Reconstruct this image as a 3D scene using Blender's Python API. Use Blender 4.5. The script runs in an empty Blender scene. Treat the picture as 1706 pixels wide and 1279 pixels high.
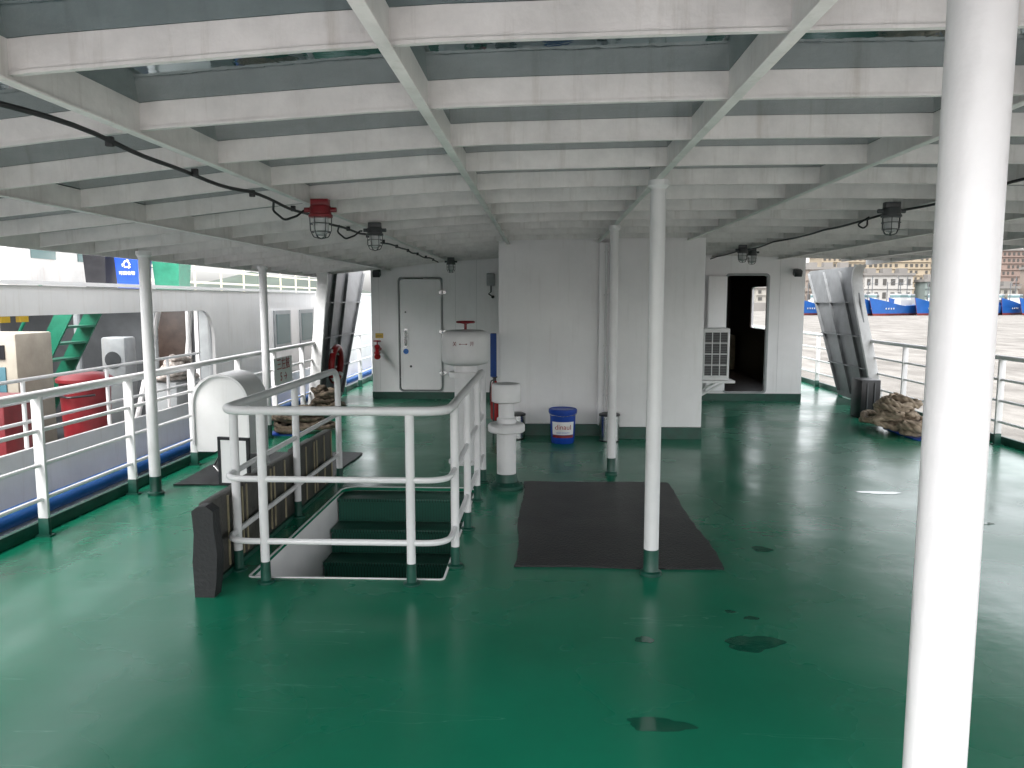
import bpy, bmesh, math, random
from mathutils import Vector, Matrix, geometry
random.seed(7)
S=bpy.context.scene
R=math.radians
# ------------------------------------------------------------------ materials
def nodes(name):
    m=bpy.data.materials.new(name); m.use_nodes=True
    nt=m.node_tree; b=nt.nodes['Principled BSDF']
    return m,nt,b
def paint(name,col,rough=.4,var=.12,scale=3.0,bump=.05,bscale=40,metal=0.0,col2=None,streak=0.0,spec=.5,coat=0.0,dirt=None):
    m,nt,b=nodes(name); N=nt.nodes; L=nt.links
    geo=N.new('ShaderNodeNewGeometry')
    n=N.new('ShaderNodeTexNoise'); n.inputs['Scale'].default_value=scale; n.inputs['Detail'].default_value=6; n.inputs['Roughness'].default_value=.65
    L.new(geo.outputs['Position'],n.inputs['Vector'])
    r=N.new('ShaderNodeValToRGB'); r.color_ramp.elements[0].position=.3; r.color_ramp.elements[1].position=.72
    c2=col2 if col2 else tuple(max(0,c*(1-var*2)) for c in col)
    r.color_ramp.elements[0].color=(*c2,1); r.color_ramp.elements[1].color=(*col,1)
    L.new(n.outputs['Fac'],r.inputs['Fac'])
    out=r.outputs['Color']
    if streak>0:
        mp=N.new('ShaderNodeMapping'); mp.inputs['Scale'].default_value=(9,9,.7)
        L.new(geo.outputs['Position'],mp.inputs['Vector'])
        n2=N.new('ShaderNodeTexNoise'); n2.inputs['Scale'].default_value=1.6; n2.inputs['Detail'].default_value=7; n2.inputs['Roughness'].default_value=.7
        L.new(mp.outputs['Vector'],n2.inputs['Vector'])
        r2=N.new('ShaderNodeValToRGB'); r2.color_ramp.elements[0].position=.54; r2.color_ramp.elements[1].position=.8
        r2.color_ramp.elements[0].color=(0,0,0,1); r2.color_ramp.elements[1].color=(streak,streak,streak,1)
        L.new(n2.outputs['Fac'],r2.inputs['Fac'])
        mx=N.new('ShaderNodeMixRGB'); L.new(r2.outputs['Color'],mx.inputs['Fac']); L.new(out,mx.inputs['Color1'])
        mx.inputs['Color2'].default_value=(*(dirt or (.33,.24,.16)),1); out=mx.outputs['Color']
    L.new(out,b.inputs['Base Color'])
    rr=N.new('ShaderNodeMapRange'); rr.inputs['To Min'].default_value=rough*.75; rr.inputs['To Max'].default_value=min(1,rough*1.35)
    L.new(n.outputs['Fac'],rr.inputs['Value']); L.new(rr.outputs['Result'],b.inputs['Roughness'])
    b.inputs['Metallic'].default_value=metal
    b.inputs['Specular IOR Level'].default_value=spec
    b.inputs['Coat Weight'].default_value=coat
    if bump>0:
        n3=N.new('ShaderNodeTexNoise'); n3.inputs['Scale'].default_value=bscale; n3.inputs['Detail'].default_value=4
        L.new(geo.outputs['Position'],n3.inputs['Vector'])
        bp=N.new('ShaderNodeBump'); bp.inputs['Strength'].default_value=bump; bp.inputs['Distance'].default_value=.02
        L.new(n3.outputs['Fac'],bp.inputs['Height']); L.new(bp.outputs['Normal'],b.inputs['Normal'])
    return m
WHITE=paint('white_paint',(.83,.82,.82),.38,.05,2.5,.08,18,streak=.25,dirt=(.5,.47,.42))
WALL=paint('wall_paint',(.92,.90,.91),.42,.05,1.3,.14,7,streak=.3,dirt=(.6,.58,.55))
FERRYW=paint('ferry_wall_paint',(.82,.81,.80),.45,.08,1.1,.1,6,streak=.45,dirt=(.5,.44,.37))
BEAM=paint('beam_paint',(.82,.795,.775),.45,.12,5,.12,30,streak=.6,dirt=(.40,.36,.31))
POLEW=paint('pole_paint',(.72,.715,.72),.32,.06,3,.22,14,streak=.3,dirt=(.45,.44,.42))
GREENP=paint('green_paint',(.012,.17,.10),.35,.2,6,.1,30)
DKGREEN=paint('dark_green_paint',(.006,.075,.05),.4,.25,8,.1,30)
BLACK=paint('black_rubber',(.02,.02,.022),.6,.2,9,.2,50)
BLACKP=paint('black_paint',(.015,.015,.018),.35,.2,9,.05,50)
RED=paint('red_paint',(.42,.012,.016),.35,.15,8,.05,30)
DKRED=paint('dark_red_paint',(.22,.01,.016),.4,.2,8,.05,30)
BLUE=paint('blue_plastic',(.01,.06,.38),.35,.1,6,.02,30)
BLUEP=paint('blue_paint',(.025,.18,.62),.45,.15,3,.05,30)
STEEL=paint('stainless_steel',(.6,.6,.6),.25,.1,6,.02,30,metal=1)
GREY=paint('grey_paint',(.36,.38,.39),.4,.15,4,.08,30,streak=.3)
DKGREY=paint('dark_grey_paint',(.07,.075,.08),.4,.2,4,.08,30)
MIDGREY=paint('shaded_grey_paint',(.20,.21,.215),.45,.25,3,.1,20,streak=.5,dirt=(.10,.09,.08))  # shade on the inboard wing plate faces is put into this grey
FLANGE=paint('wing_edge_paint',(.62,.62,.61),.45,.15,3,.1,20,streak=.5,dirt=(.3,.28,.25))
BEIGE=paint('beige_paint',(.42,.38,.31),.45,.15,4,.08,20,streak=.4)
TAN=paint('tan_trim',(.36,.31,.2),.5,.2,8,.08,20)
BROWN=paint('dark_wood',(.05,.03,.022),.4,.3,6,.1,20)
BOARD=paint('board_face',(.075,.07,.06),.5,.35,9,.2,30)
ORANGE=paint('yellow_paint',(.65,.42,.03),.4,.1,6,.02,30)
CABLE=paint('cable_rubber',(.018,.018,.02),.5,.1,9,0,30)
BOUNCEDECK=paint('bounce_grey_deck',(.44,.415,.41),.5,.1,2,.1,30,streak=.2)  # grey of the added light-bouncing deck area
def rope_mat(name,c0,c1):
    m,nt,b=nodes(name); N=nt.nodes;L=nt.links
    geo=N.new('ShaderNodeNewGeometry')
    n=N.new('ShaderNodeTexNoise'); n.inputs['Scale'].default_value=14; n.inputs['Detail'].default_value=5
    L.new(geo.outputs['Position'],n.inputs['Vector'])
    r=N.new('ShaderNodeValToRGB'); r.color_ramp.elements[0].color=(*c0,1); r.color_ramp.elements[1].color=(*c1,1)
    r.color_ramp.elements[0].position=.3; r.color_ramp.elements[1].position=.7
    L.new(n.outputs['Fac'],r.inputs['Fac']); L.new(r.outputs['Color'],b.inputs['Base Color'])
    bp=N.new('ShaderNodeBump'); bp.inputs['Strength'].default_value=.4; bp.inputs['Distance'].default_value=.01
    L.new(n.outputs['Fac'],bp.inputs['Height']); L.new(bp.outputs['Normal'],b.inputs['Normal'])
    b.inputs['Roughness'].default_value=.9
    return m
ROPE=rope_mat('rope_fibre',(.16,.12,.08),(.46,.37,.28)); ROPED=rope_mat('dark_rope_fibre',(.05,.04,.03),(.22,.17,.12)); ROPEP=rope_mat('pale_rope_fibre',(.25,.21,.19),(.55,.5,.46))
def deck_mat():
    m,nt,b=nodes('deck_paint'); N=nt.nodes;L=nt.links
    geo=N.new('ShaderNodeNewGeometry')
    def noise(s,d=6,ro=.6,vec=None,dist=0):
        n=N.new('ShaderNodeTexNoise'); n.inputs['Scale'].default_value=s; n.inputs['Detail'].default_value=d; n.inputs['Roughness'].default_value=ro
        n.inputs['Distortion'].default_value=dist
        L.new(vec or geo.outputs['Position'],n.inputs['Vector']); return n.outputs['Fac']
    def ramp(f,p0,c0,p1,c1):
        r=N.new('ShaderNodeValToRGB'); r.color_ramp.elements[0].position=p0; r.color_ramp.elements[1].position=p1
        r.color_ramp.elements[0].color=(*c0,1); r.color_ramp.elements[1].color=(*c1,1); L.new(f,r.inputs['Fac']); return r.outputs['Color']
    a=noise(.6,5,.55)
    base=ramp(a,.3,(.003,.120,.064),.7,(.005,.172,.096))
    s=noise(1.3,7,.62,dist=.5)
    sc=ramp(s,.58,(0,0,0),.8,(.4,.4,.4))
    mx=N.new('ShaderNodeMixRGB'); L.new(sc,mx.inputs['Fac']); L.new(base,mx.inputs['Color1']); mx.inputs['Color2'].default_value=(.02,.22,.14,1)
    mp=N.new('ShaderNodeMapping'); mp.inputs['Scale'].default_value=(.5,5,1); mp.inputs['Rotation'].default_value=(0,0,.35)
    L.new(geo.outputs['Position'],mp.inputs['Vector'])
    k=noise(1.3,3,.5,mp.outputs['Vector'],.4)
    r=N.new('ShaderNodeValToRGB'); e=r.color_ramp.elements; e[0].position=.642; e[0].color=(0,0,0,1); e[1].position=.652; e[1].color=(0,0,0,1)
    q=e.new(.647); q.color=(.35,.35,.35,1); L.new(k,r.inputs['Fac'])
    mx2=N.new('ShaderNodeMixRGB'); L.new(r.outputs['Color'],mx2.inputs['Fac']); L.new(mx.outputs['Color'],mx2.inputs['Color1']); mx2.inputs['Color2'].default_value=(.12,.34,.25,1)
    L.new(mx2.outputs['Color'],b.inputs['Base Color'])
    ro=noise(.9,4,.5)
    rr=ramp(ro,.3,(.17,.17,.17),.7,(.34,.34,.34)); L.new(rr,b.inputs['Roughness'])
    b.inputs['Specular IOR Level'].default_value=.32
    bn=noise(6,3,.5)
    bp=N.new('ShaderNodeBump'); bp.inputs['Strength'].default_value=.08; bp.inputs['Distance'].default_value=.02
    L.new(bn,bp.inputs['Height']); 
    bn2=noise(1.2,2,.5)
    bp2=N.new('ShaderNodeBump'); bp2.inputs['Strength'].default_value=.22; bp2.inputs['Distance'].default_value=.03
    L.new(bn2,bp2.inputs['Height']); L.new(bp2.outputs['Normal'],bp.inputs['Normal'])
    L.new(bp.outputs['Normal'],b.inputs['Normal'])
    return m
DECK=deck_mat()
def plate_mat():
    m,nt,b=nodes('canopy_plate'); N=nt.nodes;L=nt.links
    geo=N.new('ShaderNodeNewGeometry')
    n=N.new('ShaderNodeTexNoise'); n.inputs['Scale'].default_value=2.2; n.inputs['Detail'].default_value=5
    L.new(geo.outputs['Position'],n.inputs['Vector'])
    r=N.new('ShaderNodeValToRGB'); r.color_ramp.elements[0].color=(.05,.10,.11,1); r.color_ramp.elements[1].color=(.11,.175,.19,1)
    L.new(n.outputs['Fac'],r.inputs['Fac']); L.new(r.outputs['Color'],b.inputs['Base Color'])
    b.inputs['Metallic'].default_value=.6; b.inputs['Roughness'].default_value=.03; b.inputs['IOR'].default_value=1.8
    bp=N.new('ShaderNodeBump'); bp.inputs['Strength'].default_value=.12; bp.inputs['Distance'].default_value=.02
    L.new(n.outputs['Fac'],bp.inputs['Height']); L.new(bp.outputs['Normal'],b.inputs['Normal'])
    return m
PLATE=plate_mat()
def tread_mat():
    m,nt,b=nodes('chequer_plate'); N=nt.nodes;L=nt.links
    geo=N.new('ShaderNodeNewGeometry')
    mp=N.new('ShaderNodeMapping'); mp.inputs['Rotation'].default_value=(0,0,R(45)); mp.inputs['Scale'].default_value=(15,15,15)
    L.new(geo.outputs['Position'],mp.inputs['Vector'])
    c=N.new('ShaderNodeTexBrick'); c.offset=.5; c.inputs['Scale'].default_value=1; c.inputs['Mortar Size'].default_value=.09
    c.inputs['Color1'].default_value=(0,0,0,1); c.inputs['Color2'].default_value=(0,0,0,1); c.inputs['Mortar'].default_value=(1,1,1,1)
    L.new(mp.outputs['Vector'],c.inputs['Vector'])
    mx=N.new('ShaderNodeMixRGB'); L.new(c.outputs['Color'],mx.inputs['Fac']); mx.inputs['Color1'].default_value=(.007,.03,.022,1); mx.inputs['Color2'].default_value=(.02,.10,.07,1)
    L.new(mx.outputs['Color'],b.inputs['Base Color'])
    bp=N.new('ShaderNodeBump'); bp.inputs['Strength'].default_value=.8; bp.inputs['Distance'].default_value=.01
    L.new(c.outputs['Color'],bp.inputs['Height']); L.new(bp.outputs['Normal'],b.inputs['Normal']); b.inputs['Roughness'].default_value=.4; b.inputs['Specular IOR Level'].default_value=.3
    return m
TREAD=tread_mat()
def glass_mat(name,col,rough=.05,alpha=.35):
    m,nt,b=nodes(name); b.inputs['Base Color'].default_value=(*col,1); b.inputs['Roughness'].default_value=rough
    b.inputs['Transmission Weight'].default_value=alpha; b.inputs['IOR'].default_value=1.3
    n=nt.nodes.new('ShaderNodeTexNoise'); n.inputs['Scale'].default_value=6
    mr=nt.nodes.new('ShaderNodeMapRange'); mr.inputs['To Min'].default_value=rough; mr.inputs['To Max'].default_value=rough+.1
    nt.links.new(n.outputs['Fac'],mr.inputs['Value']); nt.links.new(mr.outputs['Result'],b.inputs['Roughness'])
    return m
LAMPGLASS=glass_mat('lamp_glass',(.8,.82,.82),.12,.6)
WINGLASS=glass_mat('window_glass',(.10,.15,.15),.05,0)
FARGLASS=glass_mat('far_window_glass',(.05,.048,.045),.3,0)
def water_mat():
    m,nt,b=nodes('river_water'); N=nt.nodes;L=nt.links
    geo=N.new('ShaderNodeNewGeometry')
    mp=N.new('ShaderNodeMapping'); mp.inputs['Scale'].default_value=(1,.35,1); L.new(geo.outputs['Position'],mp.inputs['Vector'])
    n=N.new('ShaderNodeTexNoise'); n.inputs['Scale'].default_value=.5; n.inputs['Detail'].default_value=9; n.inputs['Roughness'].default_value=.65
    L.new(mp.outputs['Vector'],n.inputs['Vector'])
    r=N.new('ShaderNodeValToRGB'); r.color_ramp.elements[0].color=(.12,.112,.102,1); r.color_ramp.elements[1].color=(.22,.208,.192,1)
    r.color_ramp.elements[0].position=.35; r.color_ramp.elements[1].position=.65
    L.new(n.outputs['Fac'],r.inputs['Fac']); L.new(r.outputs['Color'],b.inputs['Base Color'])
    b.inputs['Roughness'].default_value=.55; b.inputs['Specular IOR Level'].default_value=.08; b.inputs['IOR'].default_value=1.15
    bp=N.new('ShaderNodeBump'); bp.inputs['Strength'].default_value=1.0; bp.inputs['Distance'].default_value=.5
    L.new(n.outputs['Fac'],bp.inputs['Height']); L.new(bp.outputs['Normal'],b.inputs['Normal'])
    return m
WATER=water_mat()
# ------------------------------------------------------------------ geometry builder
def fillet(pts,r,n=6,closed=False):
    pts=[Vector(p) for p in pts]
    if r<=0: return pts
    out=[]; L=len(pts)
    for i in range(L):
        if not closed and i in(0,L-1): out.append(pts[i]); continue
        a,b,c=pts[i-1],pts[i],pts[(i+1)%L]
        u=(a-b); v=(c-b); lu,lv=u.length,v.length
        if lu<1e-6 or lv<1e-6: out.append(b); continue
        u/=lu; v/=lv
        ang=u.angle(v)
        if ang>R(175): out.append(b); continue
        t=min(r/math.tan(ang/2) if ang>0.05 else r,lu*.48,lv*.48)
        p0=b+u*t; p1=b+v*t
        for k in range(n+1):
            s=k/n
            out.append(p0*(1-s)**2+b*2*s*(1-s)+p1*s*s)
    return out
def rrect(x0,y0,x1,y1,r,n=6):
    if not hasattr(r,'__len__'): r=[r]*4
    pts=[]
    for (cx,cy,a0),rr in zip([(x1,y1,0),(x0,y1,90),(x0,y0,180),(x1,y0,270)],r):
        sx=-1 if cx==x1 else 1; sy=-1 if cy==y1 else 1
        if rr<=0: pts.append((cx,cy)); continue
        for k in range(n+1):
            a=R(a0+90*k/n); pts.append((cx+sx*rr+rr*math.cos(a),cy+sy*rr+rr*math.sin(a)))
    return pts
class G:
    def __init__(s): s.bm=bmesh.new(); s.mats=[]; s.mi=0
    def m(s,mat):
        if mat not in s.mats: s.mats.append(mat)
        s.mi=s.mats.index(mat); return s
    def _set(s,faces):
        for f in faces: f.material_index=s.mi
    def box(s,cx,cy,cz,sx,sy,sz,rot=None,bev=0.0,seg=2):
        r=bmesh.ops.create_cube(s.bm,size=1.0); vs=r['verts']
        M=Matrix.Translation((cx,cy,cz))@((rot.to_4x4() if rot else Matrix.Identity(4)))@Matrix.Diagonal((sx,sy,sz,1))
        bmesh.ops.transform(s.bm,matrix=M,verts=vs)
        fs=set(f for v in vs for f in v.link_faces)
        s._set(fs)
        if bev>0:
            es=list(set(e for v in vs for e in v.link_edges))
            r=bmesh.ops.bevel(s.bm,geom=es,offset=bev,segments=seg,affect='EDGES',profile=.5)
            s._set(r['faces'])
        return s
    def b(s,x0,x1,y0,y1,z0,z1,bev=0.0): return s.box((x0+x1)/2,(y0+y1)/2,(z0+z1)/2,x1-x0,y1-y0,z1-z0,bev=bev)
    def tube(s,pts,r,seg=10,closed=False,fil=0,caps=True,radii=None):
        pts=fillet(pts,fil,6,closed); pts=[Vector(p) for p in pts]
        n=len(pts); rings=[]
        t0=(pts[1]-pts[0]).normalized()
        up=Vector((0,0,1)) if abs(t0.z)<.9 else Vector((1,0,0))
        nx=t0.cross(up).normalized()
        for i in range(n):
            if closed: t=(pts[(i+1)%n]-pts[i-1])
            elif i==0: t=pts[1]-pts[0]
            elif i==n-1: t=pts[-1]-pts[-2]
            else: t=pts[i+1]-pts[i-1]
            if t.length<1e-9: t=t0.copy()
            t.normalize()
            nx=(nx-t*nx.dot(t)); 
            if nx.length<1e-6: nx=t.orthogonal()
            nx.normalize(); ny=t.cross(nx)
            rr=radii[i] if radii else r
            rings.append([s.bm.verts.new(pts[i]+(nx*math.cos(2*math.pi*k/seg)+ny*math.sin(2*math.pi*k/seg))*rr) for k in range(seg)])
        fs=[]
        for i in range(n if closed else n-1):
            a,b=rings[i],rings[(i+1)%n]
            for k in range(seg):
                fs.append(s.bm.faces.new((a[k],a[(k+1)%seg],b[(k+1)%seg],b[k])))
        if not closed and caps:
            fs.append(s.bm.faces.new(rings[0][::-1])); fs.append(s.bm.faces.new(rings[-1]))
        s._set(fs); return s
    def cyl(s,p0,p1,r0,r1=None,seg=20):
        return s.tube([p0,p1],r0,seg,radii=[r0,r0 if r1 is None else r1])
    def lathe(s,c,prof,seg=24,axis='z'):
        rings=[]
        for r,h in prof:
            ring=[]
            for k in range(seg):
                a=2*math.pi*k/seg; p=(r*math.cos(a),r*math.sin(a),h)
                if axis=='y': p=(p[0],p[2],p[1])
                if axis=='x': p=(p[2],p[0],p[1])
                ring.append(s.bm.verts.new((c[0]+p[0],c[1]+p[1],c[2]+p[2])))
            rings.append(ring)
        fs=[]
        for a,b in zip(rings,rings[1:]):
            for k in range(seg): fs.append(s.bm.faces.new((a[k],a[(k+1)%seg],b[(k+1)%seg],b[k])))
        fs.append(s.bm.faces.new(rings[0][::-1])); fs.append(s.bm.faces.new(rings[-1]))
        s._set(fs); return s
    def prism(s,outer,holes,plane,c,th):
        loops=[[Vector((p[0],p[1],0)) for p in l] for l in [outer]+list(holes)]
        tris=geometry.tessellate_polygon(loops); flat=[p for l in loops for p in l]
        def mp(p,t):
            if plane=='xy': return (p[0],p[1],c+t)
            if plane=='xz': return (p[0],c+t,p[1])
            return (c+t,p[0],p[1])
        A=[s.bm.verts.new(mp(p,0)) for p in flat]; B=[s.bm.verts.new(mp(p,th)) for p in flat]
        fs=[]
        for t in tris:
            try:
                fs.append(s.bm.faces.new([A[i] for i in t])); fs.append(s.bm.faces.new([B[i] for i in t][::-1]))
            except ValueError: pass
        o=0
        for l in loops:
            n=len(l)
            for i in range(n):
                j=(i+1)%n
                try: fs.append(s.bm.faces.new((A[o+i],A[o+j],B[o+j],B[o+i])))
                except ValueError: pass
            o+=n
        s._set(fs); return s
    def quad(s,*p):
        f=s.bm.faces.new([s.bm.verts.new(q) for q in p]); s._set([f]); return s
WO={}
def wo(o): return WO[o.name]
def fin(g,name,parent=None,origin=None,label=None,category=None,group=None,kind=None,smooth=35,recalc=True):
    bm=g.bm
    if recalc: bmesh.ops.recalc_face_normals(bm,faces=bm.faces)
    me=bpy.data.meshes.new(name)
    if origin is None:
        xs=[v.co for v in bm.verts]
        mn=Vector([min(v[i] for v in xs) for i in range(3)]); mxx=Vector([max(v[i] for v in xs) for i in range(3)])
        origin=Vector(((mn.x+mxx.x)/2,(mn.y+mxx.y)/2,mn.z))
    origin=Vector(origin)
    bmesh.ops.translate(bm,vec=-origin,verts=bm.verts)
    bm.to_mesh(me); bm.free()
    for mt in g.mats: me.materials.append(mt)
    me.polygons.foreach_set('use_smooth',[True]*len(me.polygons))
    try: me.set_sharp_from_angle(angle=R(smooth))
    except Exception: pass
    o=bpy.data.objects.new(name,me); S.collection.objects.link(o)
    if parent: o.parent=parent; o.location=origin-wo(parent)
    else: o.location=origin
    WO[o.name]=origin
    tag(o,label,category,group,kind); return o
def tag(o,label=None,category=None,group=None,kind=None):
    if label: o['label']=label
    if category: o['category']=category
    if group: o['group']=group
    if kind: o['kind']=kind
def thing(name,loc,label,category,group=None):
    o=bpy.data.objects.new(name,None); o.empty_display_size=.1; S.collection.objects.link(o); o.location=loc
    WO[o.name]=Vector(loc); tag(o,label,category,group); return o
def copyto(o,parent,delta):
    c=o.copy(); S.collection.objects.link(c); c.parent=parent
    w=WO[o.name]+Vector(delta); WO[c.name]=w
    c.location=w-(wo(parent) if parent else Vector()); return c
def text(body,size,mat,loc,rot,parent,name='lettering',sx=1.0,ext=.001):
    cu=bpy.data.curves.new(name,'FONT'); cu.body=body; cu.size=size; cu.align_x='CENTER'; cu.align_y='CENTER'; cu.extrude=ext
    t=bpy.data.objects.new('tmp',cu); S.collection.objects.link(t)
    dg=bpy.context.evaluated_depsgraph_get(); me=bpy.data.meshes.new_from_object(t.evaluated_get(dg))
    bpy.data.objects.remove(t); me.name=name; me.materials.clear(); me.materials.append(mat)
    o=bpy.data.objects.new(name,me); S.collection.objects.link(o)
    o.parent=parent; o.location=Vector(loc)-(wo(parent) if parent else Vector()); o.rotation_euler=rot; o.scale=(sx,1,1)
    WO[o.name]=Vector(loc); return o
# ------------------------------------------------------------------ water, deck, hull
g=G().m(WATER); g.quad((-3000,-3000,-3),(3000,-3000,-3),(3000,3000,-3),(-3000,3000,-3)); fin(g,'water',kind='structure',origin=(0,0,-3),recalc=False)
XL,XR=-3.6,5.32
hole=rrect(-1.76,4.38,-.58,6.62,[.12,.12,.03,.03])
g=G().m(DECK)
g.prism([(XL,1.4),(XR,1.4),(XR,26),(XL,26)],[hole],'xy',-.03,.03)
fin(g,'deck',kind='structure',origin=(0,0,0))
g=G().m(BOUNCEDECK); g.b(XL,XR,-7,1.399,-.03,-.001); fin(g,'deck_bounce_area',kind='structure')  # unseen grey deck behind the camera, added to bounce neutral light under the canopy
g=G().m(DKGREEN); g.b(XL+.01,XL+.05,-7,26,.0005,.09,bev=.006); g.b(XR-.05,XR-.01,-7,26,.0005,.09,bev=.006)
fin(g,'deck_edge_curb',kind='structure')
g=G().m(DKGREEN); g.b(XL,XL+.03,-7,26,-3.2,-.031); g.b(XR-.03,XR,-7,26,-3.2,-.031); g.b(XL+.03,XR-.03,-7,-6.97,-3.2,-.031)
g.b(XL+.03,XR-.03,-6.97,26,-3.22,-3.2)
fin(g,'hull',kind='structure')
# stairwell casing
W=thing('stairway',(-1.17,6.5,-2.2),'steep green chequer plate stairs going down inside a white steel casing','stairs')
g=G().m(WHITE)
g.b(-1.80,-1.762,4.2,6.8,-2.3,-.032); g.b(-.578,-.54,4.2,6.8,-2.3,-.032); g.b(-1.762,-.578,6.66,6.7,-2.3,-.032); g.b(-1.762,-.578,3.2,3.24,-2.3,-.032)
g.b(-1.80,-1.762,3.2,4.2,-2.3,-.032);g.b(-.578,-.54,3.2,4.2,-2.3,-.032)
fin(g,'casing_wall',W)
ring_in=rrect(-1.75,4.39,-.59,6.61,[.115,.115,.025,.025]); ring_out=rrect(-1.763,4.377,-.577,6.623,[.122,.122,.03,.03])
g=G().m(WHITE); g.prism(ring_out,[ring_in],'xy',.0008,.005); fin(g,'hatch_lip',W)
g=G().m(DKGREEN); g.b(-1.762,-.578,3.24,6.66,-2.32,-2.3); fin(g,'landing_floor',W)
for i in range(10):
    y=6.52-i*.235; z=-.04-i*.20
    g=G().m(TREAD); g.b(-1.755,-.585,y-.15,y+(.135 if i==0 else .10),z-.03,z,bev=.004)
    g.m(TREAD); g.b(-1.75,-.59,y-.135,y-.12,z-.20,z-.031)
    fin(g,'tread',W)
# ------------------------------------------------------------------ canopy
ZP=[(-3.7,2.03),(-3.3,2.07),(-2.5,2.15),(-1.5,2.26),(-.42,2.33),(.65,2.35),(1.7,2.355),(2.75,2.345),(3.8,2.315),(4.8,2.28),(5.5,2.25)]
def zc(x):
    if x<=ZP[0][0]: return ZP[0][1]
    for (a,za),(b,zb) in zip(ZP,ZP[1:]):
        if x<=b: return za+(zb-za)*(x-a)/(b-a)
    return ZP[-1][1]
XS=[-3.66+i*(9.06/24) for i in range(25)]
def xstrip(g,y0,y1,lo,hi,xs=XS):
    bm=g.bm; rows=[]
    for x in xs:
        z=zc(x); rows.append([bm.verts.new((x,y0,z+lo)),bm.verts.new((x,y1,z+lo)),bm.verts.new((x,y1,z+hi)),bm.verts.new((x,y0,z+hi))])
    fs=[]
    for a,b in zip(rows,rows[1:]):
        for k in range(4): fs.append(bm.faces.new((a[k],a[(k+1)%4],b[(k+1)%4],b[k])))
    fs.append(bm.faces.new(rows[0][::-1])); fs.append(bm.faces.new(rows[-1])); g._set(fs)
CAN=thing('canopy',(.85,6,2.3),'white steel deck overhead with cross beams and glossy teal plating','canopy roof')
Y0,Y1=-.30,12.68
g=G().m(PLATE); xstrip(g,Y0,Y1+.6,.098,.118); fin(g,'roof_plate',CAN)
BEAMY=[2.14+.68*k for k in range(-3,16)]
for y in BEAMY:
    if y>12.6: continue
    d=random.uniform(-.01,.01); y+=d
    g=G().m(BEAM); xstrip(g,y-.005,y+.005,.010,.097); xstrip(g,y-.009,y+.011,.0,.0099)
    fin(g,'cross_beam',CAN)
GX=[-2.52,-1.47,-.42,.65,1.68,2.72,3.78,4.78]
for x in GX:
    z=zc(x)
    g=G().m(BEAM); g.b(x-.006,x+.006,Y0,Y1,z-.012,z+.096); g.b(x-.020,x+.020,Y0,Y1,z-.020,z-.0125,bev=.002)
    fin(g,'longitudinal_girder',CAN)
for x in (XS[0]-.012,XS[-1]+.012):
    z=zc(x); g=G().m(BEAM); g.b(x-.01,x+.01,Y0,Y1+.6,z-.02,z+.14); fin(g,'edge_fascia',CAN)
g=G().m(BEAM); xstrip(g,Y0-.02,Y0-.002,-.02,.14); fin(g,'edge_fascia',CAN)
# ------------------------------------------------------------------ poles
def pole(x,y,r,label,ztop=None,group='white tubular deck pillars'):
    z1=(ztop or zc(x)-.021)
    T=thing('pillar',(x,y,0),label,'pillar',group)
    g=G().m(POLEW)
    g.lathe((x,y,0),[(r,.16),(r,z1-.05),(r*1.0,z1-.05),(r*1.35,z1-.03),(r*1.35,z1)],28); fin(g,'shaft',T)
    g=G().m(DKGREEN); g.lathe((x,y,0),[(r*1.45,.001),(r*1.45,.02),(r*1.1,.028),(r*1.03,.035),(r*1.03,.159)],28); fin(g,'foot',T)
pole(.650,1.225,.0465,'thick white tubular steel pillar close by, reaching up to overhead girder')
pole(.655,4.53,.0445,'slim white pillar with green foot beside black rubber mat')
pole(.65,7.22,.041,'slim white pillar with green foot before the casing wall')
pole(-3.3,6.3,.046,'white pillar with green foot beside the deck railing')
pole(-3.3,9.0,.045,'white pillar beside the deck railing near rope pile')
# ------------------------------------------------------------------ side railings
def side_rail(x,y0,y1,post_y,label):
    T=thing('deck_railing',(x,(y0+y1)/2,0),label,'railing')
    g=G().m(WHITE); g.tube([(x,y0,1.0),(x,y1,1.0)],.028,12); fin(g,'top_rail',T)
    for z in (.27,.51,.75):
        g=G().m(WHITE); g.tube([(x,y0,z),(x,y1,z)],.016,8); fin(g,'mid_rail',T)
    base=None
    for y in post_y:
        if base is None:
            g=G().m(WHITE); g.b(x-.036,x+.036,y-.014,y+.014,.13,.985,bev=.004)
            g.m(DKGREEN); g.b(x-.037,x+.037,y-.016,y+.016,0,.129,bev=.003); g.b(x-.055,x+.055,y-.03,y+.03,0,.012)
            base=fin(g,'post',T); by=y
        else: copyto(base,T,(0,y-by,0))
side_rail(-3.49,-1,24,[5.12+1.17*k for k in range(-5,16)],'long white railing with flat posts along deck edge beside ferry')
side_rail(5.2,-1,24,[5.4+1.17*k for k in range(-5,16)],'long white railing along deck edge above open water')
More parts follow.
